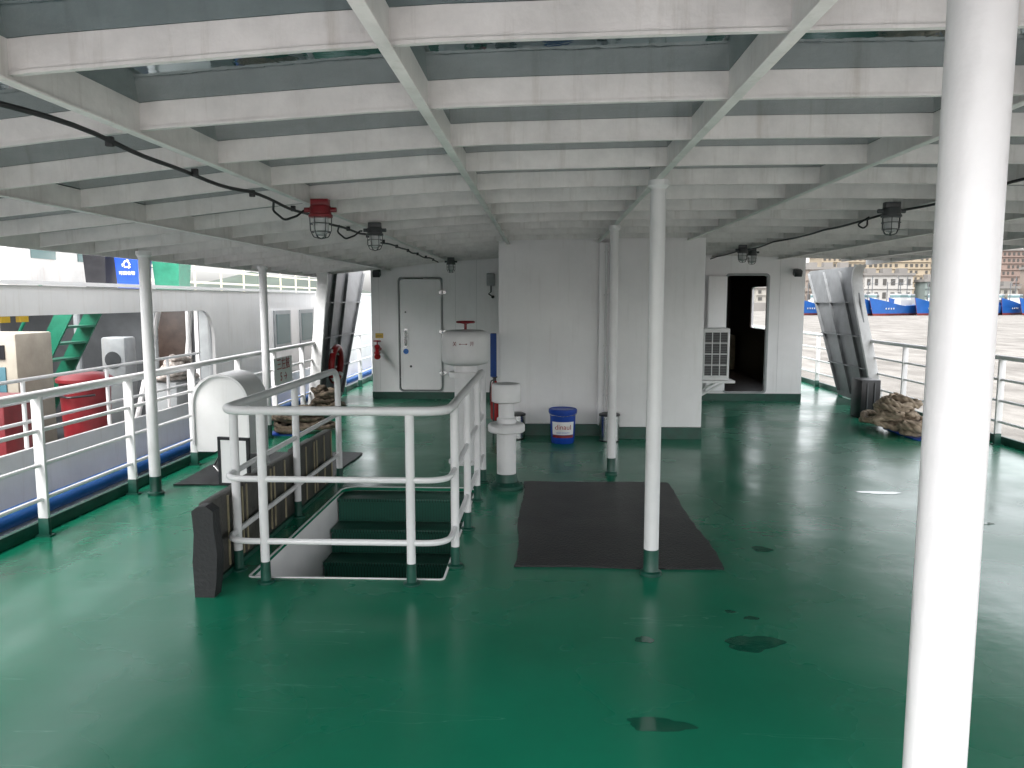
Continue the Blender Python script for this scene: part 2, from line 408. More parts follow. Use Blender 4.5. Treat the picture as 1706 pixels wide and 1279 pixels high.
# ------------------------------------------------------------------ stairwell railing
T=thing('stair_railing',(-1.2,5.5,0),'white tubular guard rail around the open stairwell, green feet','railing')
xl,xr,yf,yb=-1.86,-.54,4.3,6.85
def U(z): return [(xl,yb,z),(xl,yf,z),(xr,yf,z),(xr,yb,z)]
g=G().m(POLEW)
pts=fillet([(xl,yb,.0),(xl,yb,1.02),(xl,yf,1.02),(xr,yf,1.02),(xr,yb,1.02),(xr,yb,0)],.17,8)
g.tube(pts,.027,14); fin(g,'top_rail',T)
for z in (.62,.25):
    g=G().m(POLEW); g.tube(fillet(U(z),.15,8),.018,10); fin(g,'mid_rail',T)
base=None
for (x,y) in [(-1.62,yf),(-.76,yf),(xr,4.62),(xr,5.4),(xr,6.2),(xl,4.50),(xl,5.65)]:
    if base is None:
        g=G().m(POLEW); g.cyl((x,y,.13),(x,y,1.0),.026,seg=14); g.m(DKGREEN); g.lathe((x,y,0),[(.05,.001),(.05,.012),(.03,.02),(.028,.129)],16)
        base=fin(g,'post',T); b0=(x,y)
    else: copyto(base,T,(x-b0[0],y-b0[1],0))
for (x,y) in [(xl,yb),(xr,yb)]:
    g=G().m(DKGREEN); g.lathe((x,y,0),[(.05,.001),(.05,.012),(.032,.02),(.029,.12)],16); fin(g,'post_foot',T)
T=thing('folded_hatch_cover',(-1.94,5.4,0),'dark panelled hatch cover with tan strips standing against stair railing','hatch cover')
y=4.2; bo=.035
for i in range(5):
    g=G().m(BOARD); g.b(-2.0+bo,-1.935+bo,y+.012,y+.50,.03,.50+random.uniform(-.01,.01),bev=.008)
    g.m(TAN); 
    for yy in (.03,.25,.47): g.b(-1.9345+bo,-1.928+bo,y+yy,y+yy+.018,.05,.48)
    fin(g,'panel',T)
    y+=.512
g=G().m(BLACK)
prof=[(-2.05,.0),(-1.94,.0),(-1.925,.1),(-1.915,.25),(-1.93,.4),(-1.93,.49),(-1.97,.52),(-2.02,.515),(-2.05,.49),(-2.042,.36),(-2.055,.2)]
prof=[(x+.115,z) for x,z in prof]
g.prism(prof,[],'xz',4.06,.09); fin(g,'end_cushion',T,label='worn black rubber end plate')
g=G().m(DKGREEN); g.b(-2.03+bo,-1.92+bo,4.2,6.78,.001,.029); fin(g,'bottom_strip',T)
T=thing('framed_board',(-1.97,4.75,.35),'small white board with black frame hung on stair railing','board')
rt=Matrix.Rotation(R(-10),3,'Z')
g=G().m(WHITE); g.box(-2.05,4.95,.58,.2,.012,.3,rot=rt); fin(g,'board_face',T)
g=G().m(BLACKP)
for dx,dz,sx,sz in((-.105,0,.02,.32),(.105,0,.02,.32),(0,.155,.23,.02),(0,-.155,.23,.02)):
    v=rt@Vector((dx,0,dz)); g.box(-2.05+v.x,4.95+v.y,.58+v.z,sx,.02,sz,rot=rt)
fin(g,'frame',T)
g=G().m(BLACKP); g.b(-1.95,-1.845,4.93,4.95,.60,.64); fin(g,'hook',T)
# ------------------------------------------------------------------ mats
def mat_obj(x0,x1,y0,y1,label,dark=BLACK):
    n=30; per=[]
    for a,b,c,d in((x0,y0,x1,y0),(x1,y0,x1,y1),(x1,y1,x0,y1),(x0,y1,x0,y0)):
        for k in range(n):
            s=k/n; per.append((a+(c-a)*s+random.uniform(-.006,.006)+.012*math.sin(s*9),b+(d-b)*s+random.uniform(-.006,.006)+.012*math.sin(s*7)))
    g=G().m(dark); g.prism(per,[],'xy',.001,.013)
    return fin(g,'rubber_mat',label=label,category='mat')
MATM=paint('mat_rubber',(.013,.0135,.015),.38,.35,2.2,.3,60,streak=.25,dirt=(.045,.045,.043),spec=.35)
mat_obj(-.17,1.12,4.62,6.85,'black rubber mat lying flat at the foot of a pillar',MATM)
mat_obj(-3.3,-1.95,6.6,8.1,'dark grey rubber mat under the gooseneck ventilator',MATM)
WET=paint('wet_paint',(.003,.078,.045),.06,.1,3,.02,20)
for (cx,cy,rx,ry) in [(1.02,3.60,.13,.09),(1.09,3.90,.035,.025),(1.0,3.98,.03,.018),(1.46,5.03,.07,.05),(.46,2.86,.14,.045),(.5,3.62,.04,.04),(2.9,6.6,.18,.05),(3.2,5.7,.15,.03)]:
    out=[]; ph=random.random()*6
    for k in range(40):
        a=2*math.pi*k/40; q=1+.15*math.sin(2*a+ph)+.12*math.sin(3*a+ph*2)+.06*math.sin(7*a+ph)+.03*math.sin(11*a)
        out.append((cx+rx*q*math.cos(a),cy+ry*q*math.sin(a)))
    g=G().m(WET); g.prism(out,[],'xy',.0008,.0012); fin(g,'puddle',label='thin dark wet patch on the green deck paint',category='puddle',group='wet patches on the deck')
# ------------------------------------------------------------------ mushroom vent
T=thing('mushroom_ventilator',(-.32,6.66,0),'short white pipe ventilator with round cap and collar, green base','ventilator')
c=(-.32,6.66,0)
g=G().m(POLEW); g.lathe(c,[(.085,.13),(.085,.5),(.085,.62),(.07,.63),(.07,.76)],28); fin(g,'stem',T)
g=G().m(POLEW); g.lathe(c,[(.15,.50),(.162,.51),(.162,.56),(.15,.575),(.09,.58)],32); fin(g,'collar',T)
g=G().m(POLEW); g.lathe(c,[(.11,.76),(.13,.77),(.13,.90),(.12,.925),(.05,.935)],32); fin(g,'cap',T)
g=G().m(DKGREEN); g.lathe(c,[(.15,.001),(.15,.03),(.1,.06),(.092,.129)],28); 
for k in range(6):
    a=k*math.pi/3; g.cyl((c[0]+.128*math.cos(a),c[1]+.128*math.sin(a),.03),(c[0]+.128*math.cos(a),c[1]+.128*math.sin(a),.05),.012,seg=6)
fin(g,'base_flange',T)
# ------------------------------------------------------------------ valve drum ventilator
cx,cy=-.78,7.7
T=thing('valve_ventilator',(cx,cy,0),'big white drum ventilator with red handwheel and red Chinese lettering','ventilator')
g=G().m(POLEW); g.lathe((cx,cy,0),[(.18,.001),(.18,.03),(.115,.04),(.115,1.03)],32); fin(g,'trunk_pipe',T)
g=G().m(POLEW); g.lathe((cx,cy,0),[(.15,1.0),(.20,1.012),(.225,1.025),(.237,1.045),(.242,1.08),(.242,1.26),(.238,1.295),(.226,1.322),(.205,1.338),(.16,1.35),(.05,1.356)],56); fin(g,'drum_head',T)
g=G().m(POLEW); g.lathe((cx,cy,0),[(.17,.88),(.17,.93)],28); fin(g,'collar',T)
g=G().m(DKRED); g.cyl((cx,cy,1.35),(cx,cy,1.43),.014,seg=10)
g.tube([(cx+.085*math.cos(a*math.pi/12),cy+.085*math.sin(a*math.pi/12),1.43) for a in range(24)],.011,8,closed=True)
for k in range(4):
    a=k*math.pi/2+.4; g.tube([(cx,cy,1.415),(cx+.085*math.cos(a),cy+.085*math.sin(a),1.43)],.008,6)
fin(g,'handwheel',T)
for ch,dx in(('关',-.085),('⟷',0),('开',.085)):
    yy=cy-math.sqrt(.244**2-dx*dx)-.002
    ang=math.asin(dx/.242)
    if ch!='⟷': text(ch,.048,DKRED,(cx+dx,yy,1.22),(R(90),0,ang),T)
    else:
        g=G().m(DKRED); g.b(cx-.03,cx+.03,yy-.001,yy+.002,1.218,1.222)
        for s in(-1,1): g.prism([(cx+s*.042,1.22),(cx+s*.027,1.229),(cx+s*.027,1.211)],[],'xz',yy-.001,.003)
        fin(g,'arrow_marking',T)
# ------------------------------------------------------------------ gooseneck
T=thing('gooseneck_ventilator',(-2.93,7.2,0),'white gooseneck ventilator with rounded hood beside the railing','ventilator')
cxx,czz,ra=-2.985,.70,.27
xR,xLo=cxx+ra,cxx-ra
arc=[(cxx+ra*math.cos(math.pi*k/24),czz+ra*math.sin(math.pi*k/24)) for k in range(25)]
prof=[(xR,.02)]+arc+[(xLo,.32),(xLo+.04,.24),(xLo+.2,.24),(xR-.2,.32),(xR-.18,.3),(xR-.18,.02)]
g=G().m(WHITE); g.prism(prof,[],'xz',6.95,.45); fin(g,'hood_body',T)
g=G().m(POLEW)
rim=[(xR,.02)]+arc+[(xLo,.32)]
rim_in=[(x+(cxx-x)*.07,z-(.0 if z<.1 else .02)) for x,z in rim][::-1]
g.prism(rim+rim_in,[],'xz',6.925,.024); fin(g,'front_rim',T)
g=G().m(GREENP); g.b(xR-.22,xR+.03,6.93,7.42,.0135,.05); fin(g,'base_flange',T)
g=G().m(STEEL); g.tube([(-3.05,6.9,.12),(-3.0,6.88,.2),(-2.94,6.9,.14),(-2.98,6.86,.06)],.012,8,closed=True); g.cyl((-2.99,6.93,.014),(-2.99,6.93,.2),.02,seg=10); 
fin(g,'drain_valve',T)
# ------------------------------------------------------------------ central casing
T=thing('engine_casing',(.66,10,0),'white steel casing block with vertical seams and dark green skirting','casing')
g=G().m(WALL); g.b(-.54,.80,9.32,12.6,.14,2.45,bev=.012); fin(g,'wall',T)
g=G().m(WALL); g.b(.80,1.88,9.12,12.6,.14,2.45,bev=.012); fin(g,'wall',T)
g=G().m(DKGREEN); g.b(-.545,.80,9.312,12.6,0,.139); g.b(.795,1.885,9.112,12.6,0,.1395); fin(g,'skirting',T)
g=G().m(WALL); g.b(.66,.78,9.23,9.318,.141,2.33,bev=.01); fin(g,'pipe_trunking',T)
g=G().m(POLEW); g.tube([(.74,9.2,.15),(.74,9.2,2.3)],.014,8)
for z in(.5,1.1,1.7,2.2): g.b(.715,.765,9.19,9.228,z,z+.02)
fin(g,'conduit',T)
g=G().m(GREY); g.b(1.349,1.351,9.1175,9.1195,.15,2.33); fin(g,'seam',T)
g=G().m(BLACKP); g.b(.80,.86,9.098,9.118,1.98,2.16,bev=.004); g.m(ORANGE); g.b(.815,.845,9.095,9.0975,2.04,2.1); fin(g,'switch_box',T)
cx,cy=.23,8.85
T=thing('bucket',(cx,cy,0),'blue plastic paint bucket with white red label, lid on','bucket')
g=G().m(BLUE); g.lathe((cx,cy,0),[(.125,.001),(.135,.02),(.15,.34),(.152,.35)],32); fin(g,'pail',T)
g=G().m(BLUE); g.lathe((cx,cy,0),[(.163,.35),(.165,.355),(.165,.39),(.155,.40),(.15,.39)],32); fin(g,'lid',T)
def arc_patch(g,cx,cy,r0,r1,z0,z1,a0,a1,n=14):
    vs=[]
    for k in range(n+1):
        a=R(a0+(a1-a0)*k/n)
        vs.append((g.bm.verts.new((cx+r0*math.sin(a),cy-r0*math.cos(a),z0)),g.bm.verts.new((cx+r1*math.sin(a),cy-r1*math.cos(a),z1))))
    g._set([g.bm.faces.new((p[0],q[0],q[1],p[1])) for p,q in zip(vs,vs[1:])])
LAB=paint('label_white',(.8,.8,.8),.4,.05)
g=G().m(LAB); arc_patch(g,cx,cy,.142,.150,.11,.26,-55,55)
g.m(DKRED); arc_patch(g,cx,cy,.1405,.1415,.075,.106,-55,55); 
fin(g,'label',T,recalc=False)
text('dinaul',.08,RED,(cx,cy-.153,.2),(R(86),0,0),T)
text('HIGH QUALITY',.022,BLUEP,(cx,cy-.148,.135),(R(86),0,0),T)
g=G().m(STEEL); g.tube([(cx-.165,cy,.37),(cx-.15,cy-.12,.34),(cx,cy-.175,.325),(cx+.15,cy-.12,.34),(cx+.165,cy,.37)],.003,6,fil=.08); fin(g,'handle',T)
def bin_(cx,cy,r,h,label):
    T=thing('waste_bin',(cx,cy,0),label,'bin','stainless steel bins at the casing wall')
    g=G().m(STEEL); g.lathe((cx,cy,0),[(r,.015),(r,h)],30); fin(g,'body',T)
    g=G().m(BLACKP); g.lathe((cx,cy,0),[(r*1.02,.001),(r*1.02,.015)],30); fin(g,'base_ring',T)
    g=G().m(BLACKP); g.lathe((cx,cy,0),[(r*1.03,h),(r*1.03,h+.02),(r*.8,h+.03)],30); fin(g,'lid',T)
bin_(.78,8.98,.12,.30,'small stainless steel waste bin standing against the casing')
bin_(-.32,9.1,.11,.28,'small stainless steel waste bin partly behind white ventilator')
T=thing('fire_extinguisher',(-.60,9.45,.2),'red fire extinguisher bracketed on the casing side','extinguisher')
g=G().m(RED); g.lathe((-.60,9.5,0),[(.03,.15),(.05,.17),(.055,.2),(.055,.55),(.035,.62),(.02,.65)],24); fin(g,'cylinder_body',T)
g=G().m(BLACKP); g.cyl((-.60,9.5,.65),(-.60,9.5,.69),.016); g.b(-.63,-.57,9.46,9.52,.69,.705); g.tube([(-.6,9.48,.67),(-.65,9.47,.65),(-.66,9.46,.5),(-.66,9.46,.35)],.008,8,fil=.04); fin(g,'valve_hose',T)
g=G().m(STEEL); g.b(-.66,-.545,9.48,9.52,.4,.42); fin(g,'bracket',T)
T=thing('push_broom',(-.60,9.3,0),'dark blue bristled broom leaning against the casing corner','broom')
DKB=paint('navy_plastic',(.01,.06,.28),.5,.2)
g=G().m(DKB); g.b(-.64,-.565,9.26,9.30,.72,1.25,bev=.01); fin(g,'broom_head',T)
g=G().m(BLACKP); g.cyl((-.60,9.2,.001),(-.60,9.28,.73),.010); fin(g,'handle',T)
g=G().m(GREENP); g.b(1.90,1.93,9.7,10.35,.3,2.3,bev=.004); g.b(1.93,1.945,9.72,9.76,.32,2.28)
fin(g,'locker_door',label='tall bright green steel locker door on the casing side',category='door')
T=thing('air_conditioner',(2.3,11.0,.5),'white outdoor air conditioner with square grille on wall bracket','air conditioner')
X0,X1,YA=2.10,2.58,10.75
g=G().m(WHITE); g.b(X0,X1,YA,YA+.34,.54,1.26,bev=.015); fin(g,'housing',T)
g=G().m(BLACKP); g.b(X0+.13,X1-.03,YA-.006,YA-.001,.60,1.21); fin(g,'fan_opening',T)
g=G().m(WHITE); gw=X1-X0-.16
for k in range(4): x=X0+.13+k*(gw/3); g.b(x-.005,x+.005,YA-.02,YA-.007,.59,1.22)
for k in range(5): z=.60+k*(.61/4); g.b(X0+.12,X1-.02,YA-.022,YA-.0205,z-.006,z+.006)
g.m(GREY)
for k in range(26): z=.61+k*.0235; g.b(X0+.13,X1-.03,YA-.012,YA-.0072,z,z+.002)
fin(g,'grille',T)
g=G().m(WHITE); g.b(1.885,2.66,YA-.03,YA+.36,.50,.535); 
for yy in(YA,YA+.3): g.tube([(1.89,yy,.15),(2.5,yy,.50)],.018,6); g.b(1.882,1.91,yy-.02,yy+.02,.1,.5)
fin(g,'bracket_shelf',T)
g=G().m(CABLE); g.tube([(2.10,10.9,.7),(2.0,10.8,.75),(1.98,10.75,.4),(1.96,10.7,.2),(1.9,10.7,.15)],.014,8,fil=.08); fin(g,'hose',T)
# ------------------------------------------------------------------ deckhouse
HX0,HX1,HY=-2.85,4.22,12.7
T=thing('deckhouse',(.7,14,0),'white steel deckhouse front with one closed and one open door','deckhouse')
dl=rrect(-2.40,.13,-1.66,2.02,.05); dr=rrect(2.98,.15,3.62,2.04,.04)
g=G().m(WALL); g.prism([(HX0,.12),(HX1,.12),(HX1,2.46),(HX0,2.46)],[dl,dr],'xz',HY,.05); fin(g,'wall',T)
g=G().m(DKGREEN); g.b(HX0-.005,HX1+.005,HY-.008,HY+.055,0,.1195); g.b(HX0-.005,HX0+.03,HY+.056,18,0,.119); g.b(HX1-.03,HX1+.005,HY+.056,18,0,.119); fin(g,'skirting',T)
g=G().m(WALL); g.b(HX0,HX0+.04,HY+.051,18,.12,2.46); fin(g,'wall',T)
wn=rrect(14.5,1.1,15.7,1.9,.06)
g=G().m(WALL); g.prism([(HY+.051,.12),(18,.12),(18,2.46),(HY+.051,2.46)],[wn],'yz',HX1-.04,.04); fin(g,'wall',T)
g=G().m(WALL); g.b(HX0,HX1,18,18.05,0,2.46); fin(g,'wall',T)
g=G().m(WALL); g.b(HX0,HX1,13.3,18.05,2.461,2.5); fin(g,'roof',T)
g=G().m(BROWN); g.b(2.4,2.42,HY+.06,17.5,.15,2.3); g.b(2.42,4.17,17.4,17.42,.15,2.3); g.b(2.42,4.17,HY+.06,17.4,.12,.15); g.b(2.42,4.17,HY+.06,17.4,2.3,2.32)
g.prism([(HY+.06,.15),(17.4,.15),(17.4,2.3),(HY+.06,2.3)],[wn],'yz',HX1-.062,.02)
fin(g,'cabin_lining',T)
g=G().m(TAN); g.b(3.35,4.1,16.6,17.3,.16,.9,bev=.01); fin(g,'cabin_desk',T)
g=G().m(WALL); g.prism(rrect(-2.37,.16,-1.69,1.99,.05),[],'xz',HY-.012,.04); D=fin(g,'door',T)
g=G().m(GREY); g.prism(rrect(-2.402,.131,-1.658,2.027,.063),[rrect(-2.385,.145,-1.675,2.01,.055)],'xz',HY-.022,.02); fin(g,'door_frame',T)
g=G().m(STEEL)
g.tube([(-2.28,HY-.014,.90),(-2.28,HY-.06,.92),(-2.28,HY-.06,1.12),(-2.28,HY-.014,1.14)],.014,8,fil=.02); g.b(-2.31,-2.25,HY-.02,HY-.0125,.86,1.18); fin(g,'handle',D)
for z in(.42,1.1,1.75):
    g=G().m(STEEL)
    g.b(-1.72,-1.60,HY-.035,HY-.0225,z,z+.05); g.cyl((-1.665,HY-.04,z-.02),(-1.665,HY-.04,z+.07),.014,seg=10)
    fin(g,'hinge',D)
g=G().m(BLUEP); g.prism([(-2.28+.045*math.cos(k*math.pi/8),.80+.045*math.sin(k*math.pi/8)) for k in range(16)],[],'xz',HY-.015,.002); fin(g,'sticker',D)
g=G().m(DKGREY); g.cyl((-2.2,HY-.02,.55),(-2.2,HY-.0125,.55),.02,seg=12); g.cyl((-2.28,HY-.02,1.45),(-2.28,HY-.0125,1.45),.014,seg=12); fin(g,'lock',D)
g=G().m(GREY); g.prism(rrect(2.945,.128,3.655,2.075,.06),[rrect(2.98,.15,3.62,2.04,.04)],'xz',HY-.018,.016); fin(g,'door_frame',T)
rt=Matrix.Rotation(R(25),3,'Z')
g=G().m(WALL); g.box(2.80,HY-.1,1.1,.36,.035,1.86,rot=rt,bev=.01); D=fin(g,'door',T,label='open white door leaf')
g=G().m(STEEL); g.box(2.70,HY-.19,1.0,.03,.05,.16,rot=rt); fin(g,'handle',D)
for x in(-2.72,-1.45,-1.1,3.82):
    g=G().m(GREY); g.b(x-.001,x+.001,HY-.003,HY-.001,.14,2.3); fin(g,'seam',T)
T=thing('wall_gauge_box',(-.85,HY,1.9),'small grey control box with conduit on white wall','control box')
g=G().m(GREY); g.b(-.93,-.80,HY-.07,HY-.002,1.88,2.08,bev=.01); fin(g,'box_body',T)
g=G().m(CABLE); g.tube([(-.86,HY-.03,1.88),(-.86,HY-.03,1.78),(-.9,HY-.03,1.75),(-.83,HY-.03,1.7)],.012,6); g.cyl((-.83,HY-.06,1.7),(-.83,HY-.002,1.7),.025); fin(g,'cable_gland',T)
for x in(-2.72,4.05):
    T=thing('wall_floodlight',(x,HY,2.1),'dark floodlight bracketed high on the deckhouse corner','floodlight','floodlights on the deckhouse corners')
    g=G().m(BLACKP); g.box(x,HY-.14,2.08,.12,.12,.1,rot=Matrix.Rotation(R(20),3,'X'),bev=.01); fin(g,'lamp_head',T)
    g=G().m(GREY); g.b(x-.015,x+.015,HY-.12,HY-.002,2.12,2.15); fin(g,'bracket',T)
T=thing('fire_hydrant_valve',(-2.75,12.3,0),'red fire hydrant valve with handwheel on deckhouse corner','hydrant')
g=G().m(RED); hx,hy=-2.72,12.5
g.cyl((hx,HY-.002,.84),(hx,hy,.84),.03); g.lathe((hx,hy,0),[(.035,.76),(.05,.775),(.05,.80),(.035,.81),(.042,.87),(.05,.89),(.03,.92)],20)
g.cyl((hx,hy,.84),(hx+.03,hy-.14,.74),.035); g.cyl((hx+.03,hy-.14,.74),(hx+.035,hy-.155,.73),.05); g.lathe((hx,hy,0),[(.012,.92),(.012,.98)],10); fin(g,'valve_body',T)
g=G().m(RED); g.tube([(hx+.055*math.cos(a*math.pi/8),hy+.055*math.sin(a*math.pi/8),.98) for a in range(16)],.01,8,closed=True); g.b(hx-.05,hx+.05,hy-.006,hy+.006,.975,.985); fin(g,'handwheel',T)
g=G().m(ORANGE); g.b(-2.79,-2.66,HY-.006,HY-.002,1.02,1.10); g.m(BLACKP); g.b(-2.77,-2.68,HY-.008,HY-.0065,1.05,1.06); fin(g,'notice_plate',label='yellow notice plate above the red hydrant',category='sign')
# ------------------------------------------------------------------ side fins
def finplate(x,sgn,label,dy,top0):
    T=thing('wing_support',(x,13.5+dy,0),label,'support')
    th=.02
    outer=[(11.75+dy,.02),(13.35+dy,.02),(15.2+dy,2.2),(top0+dy,2.2)]
    o=fillet([(p[0],p[1],0) for p in outer],.12,5,True); outer2=[(p.x,p.y) for p in o]
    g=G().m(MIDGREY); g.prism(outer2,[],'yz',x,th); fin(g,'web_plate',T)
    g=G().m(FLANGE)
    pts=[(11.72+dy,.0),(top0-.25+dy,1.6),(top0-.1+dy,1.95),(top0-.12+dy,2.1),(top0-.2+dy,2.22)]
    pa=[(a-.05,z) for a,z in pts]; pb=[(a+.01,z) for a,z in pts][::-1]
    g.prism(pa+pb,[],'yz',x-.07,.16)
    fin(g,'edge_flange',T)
    for (a,b) in (((12.1+dy,.1),(top0+.55+dy,2.15)),((12.7+dy,.1),(top0+1.3+dy,2.15)),((13.25+dy,.1),(15.0+dy,2.15))):
        g=G().m(MIDGREY); g.prism([(a[0],a[1]),(a[0]+.02,a[1]),(b[0]+.02,b[1]),(b[0],b[1])],[],'yz',x+(-.045 if sgn>0 else th+.001),.044)
        fin(g,'stiffener',T)
    for z in(.55,1.05,1.6):
        y0=11.85+dy+z*(top0-11.75)/2.2; y1=13.3+dy+z*.83
        g=G().m(MIDGREY); g.b(x-.04 if sgn>0 else x+.021,x-.001 if sgn>0 else x+.06,y0,y1,z,z+.02)
        fin(g,'bracket',T)
finplate(5.12,1,'stiffened wing plate in painted-in grey shade with white edge beside the water',0.15,12.9)
finplate(-3.44,-1,'stiffened wing plate in painted-in grey shade with white edge at the passage',-.45,12.5)
# ------------------------------------------------------------------ ropes
def rope_pile(cx,cy,rx,ry,h,loops,rad,label,z0=.02,mat=None,jit=.3,npt=18):
    pts=[]
    for i in range(loops):
        q=i/loops; s=(1-.45*q)*random.uniform(.7,1.08)
        ox,oy=random.uniform(-jit,jit)*rx,random.uniform(-jit,jit)*ry; tz=random.uniform(-.3,.3); ph=random.random()*1.2+i*.9
        el=random.uniform(.6,1)
        for k in range(npt):
            a=2*math.pi*k/npt
            x=math.cos(a)*s; y=math.sin(a)*s*el
            c,ss=math.cos(ph),math.sin(ph)
            X=(x*c-y*ss)*rx+ox; Y=(x*ss+y*c)*ry+oy
            Z=z0+rad+q*h*(1-.25*(X*X/rx/rx+Y*Y/ry/ry))+tz*X*.6+abs(math.sin(a*1.5+ph))*h*.12
            pts.append(Vector((cx+X,cy+Y,max(z0+rad,Z))))
    out=[]
    n=len(pts)
    for i in range(n-1):
        p0,p1,p2,p3=pts[max(0,i-1)],pts[i],pts[i+1],pts[min(n-1,i+2)]
        for k in range(4):
            t=k/4
            out.append(.5*((2*p1)+(-p0+p2)*t+(2*p0-5*p1+4*p2-p3)*t*t+(-p0+3*p1-3*p2+p3)*t**3))
    g=G().m(mat or ROPE)
    for sidx in range(3):
        st=[]; L_=0
        for i,p in enumerate(out):
            t=(out[min(i+1,len(out)-1)]-out[max(i-1,0)])
            if i: L_+=(p-out[i-1]).length
            t=t.normalized() if t.length>1e-6 else Vector((1,0,0))
            u=t.cross(Vector((0,0,1))); u=u.normalized() if u.length>1e-3 else Vector((1,0,0)); v=t.cross(u)
            a=L_*2*math.pi/(rad*7)+sidx*2*math.pi/3
            st.append(p+(u*math.cos(a)+v*math.sin(a))*rad*.48)
        g.tube(st,rad*.56,6)
    return fin(g,'mooring_rope',label=label,category='rope',group='coiled mooring ropes',smooth=60)
rope_pile(4.45,9.8,.32,.38,.38,10,.042,'heaped grey brown mooring rope lying on a blue tarp')
rope_pile(4.5,9.35,.24,.2,.12,3,.040,'loose end loops of grey brown mooring rope')
g=G().m(BLUE); g.prism(rrect(4.4,9.1,4.9,10.1,.1),[],'xy',.001,.012); fin(g,'tarp',label='blue tarpaulin sheet spread beneath coiled rope',category='tarp')
rope_pile(-3.0,9.5,.42,.36,.26,10,.032,'brown mooring rope coil on the deck beside railing',mat=ROPED)
rope_pile(-3.15,10.9,.26,.35,.36,9,.03,'brown mooring rope heaped by the passage',mat=ROPED)
g=G().m(BLUE); g.prism(rrect(-3.4,9.15,-3.0,9.5,.1),[],'xy',.001,.012); fin(g,'tarp',label='blue plastic sheet beneath brown rope coil',category='tarp')
sx,yy=4.56,11.0
T=thing('storage_box',(sx,yy,0),'black upright steel storage box with ribbed sides','box')
g=G().m(BLACKP); g.b(sx-.13,sx+.13,yy-.18,yy+.18,.001,.54,bev=.006); fin(g,'box_body',T)
for k in range(2):
    g=G().m(DKGREY); x=sx-.05+k*.1; g.b(x-.010,x+.010,yy-.196,yy-.181,.03,.50,bev=.003); fin(g,'rib',T)
lx,ly,lz=-3.30,12.1,.63
T=thing('lifebuoy',(lx,ly,.3),'red lifebuoy ring with white bands hung on railing','lifebuoy')
g=G().m(RED); g.tube([(lx+.02*math.sin(a*math.pi/16),ly+.27*math.cos(a*math.pi/16),lz+.27*math.sin(a*math.pi/16)) for a in range(32)],.052,12,closed=True); fin(g,'ring',T)
for q in range(4):
    a0=q*math.pi/2+math.pi/4
    g=G().m(WHITE); g.tube([(lx,ly+.27*math.cos(a0+t),lz+.27*math.sin(a0+t)) for t in(-.12,-.04,.04,.12)],.0545,12); fin(g,'white_band',T)
T=thing('notice_sign',(-3.43,8.9,.5),'white sign cloth with red lettering tied to railing','sign')
g=G().m(LAB); g.b(-3.455,-3.45,9.7,10.4,.55,.90); fin(g,'sign_panel',T)
text('三左舷',.17,RED,(-3.446,10.05,.80),(R(90),0,R(90)),T); text('5 →',.16,RED,(-3.446,10.05,.64),(R(90),0,R(90)),T)
# ------------------------------------------------------------------ lamps and cables
def lamp(x,y,label,mat=DKGREY,sc=1.0):
    z=zc(x)-.03
    T=thing('caged_lamp',(x,y,z-.2*sc),label,'lamp','caged bulkhead lamps under the canopy')
    g=G().m(mat); g.b(x-.055*sc,x+.055*sc,y-.03,y+.03,z-.02,z+.02,bev=.004)
    g.lathe((x,y,z),[(.062*sc,-.02),(.066*sc,-.03),(.066*sc,-.07*sc),(.074*sc,-.075*sc),(.074*sc,-.09*sc),(.05*sc,-.095*sc)],24)
    g.cyl((x-.1*sc,y,z-.045*sc),(x+.1*sc,y,z-.045*sc),.016*sc,seg=10); fin(g,'housing',T)
    g=G().m(LAMPGLASS); g.lathe((x,y,z),[(.046*sc,-.095*sc),(.05*sc,-.13*sc),(.048*sc,-.17*sc),(.035*sc,-.195*sc),(.012*sc,-.205*sc)],20); fin(g,'glass_globe',T)
    g=G().m(DKGREY)
    for k in range(6):
        a=k*math.pi/3+.2; c_,s_=math.cos(a)*sc,math.sin(a)*sc
        g.tube([(x+.066*c_,y+.066*s_,z-.09*sc),(x+.064*c_,y+.064*s_,z-.17*sc),(x+.045*c_,y+.045*s_,z-.212*sc),(x,y,z-.222*sc)],.0032*sc,6,fil=.02)
    for rr,zz in((.067,-.13),(.06,-.18)):
        g.tube([(x+rr*sc*math.cos(a*math.pi/10),y+rr*sc*math.sin(a*math.pi/10),z+zz*sc) for a in range(20)],.003*sc,6,closed=True)
    fin(g,'wire_cage',T)
lamp(-1.36,4.72,'caged bulkhead lamp with red housing hanging from cable',DKRED,.98)
lamp(-1.34,6.15,'caged bulkhead lamp with dark housing hanging under the canopy',DKGREY,.9)
lamp(-1.34,11.2,'caged bulkhead lamp with dark housing near the deckhouse door',DKGREY,.9)
lamp(2.46,5.65,'caged bulkhead lamp with dark housing on looped cable',DKGREY,.95)
lamp(2.5,9.9,'small caged bulkhead lamp near the open door',DKGREY,.9)
lamp(2.75,10.4,'small caged bulkhead lamp near the open door',DKGREY,.9)
def cable(pts,label):
    g=G().m(CABLE); g.tube(pts,.009,8)
    fin(g,'cable',label=label,category='cable')
cp=[]
y=.5
while y<11.6:
    x=-1.56+.015*math.sin(y*3.1); cp.append((x,y,zc(x)-.035-.012*abs(math.sin(y*2.31))-.006*math.sin(y*7))); y+=.12
cable(cp,'black electric cable clipped along a ceiling girder')
for y in(4.72,6.15):
    g=G().m(CABLE); x=-1.36; z=zc(x)-.075
    g.tube([(-1.56,y-.25,zc(-1.56)-.04),(-1.6,y-.15,z-.02),(-1.55,y-.1,z-.07),(-1.49,y-.05,z-.04),(-1.46,y,z),(x-.08,y,z)],.007,8,fil=.04); 
    fin(g,'cable',label='short looped black cable feeding a caged lamp',category='cable')
cp=[];y=1.5
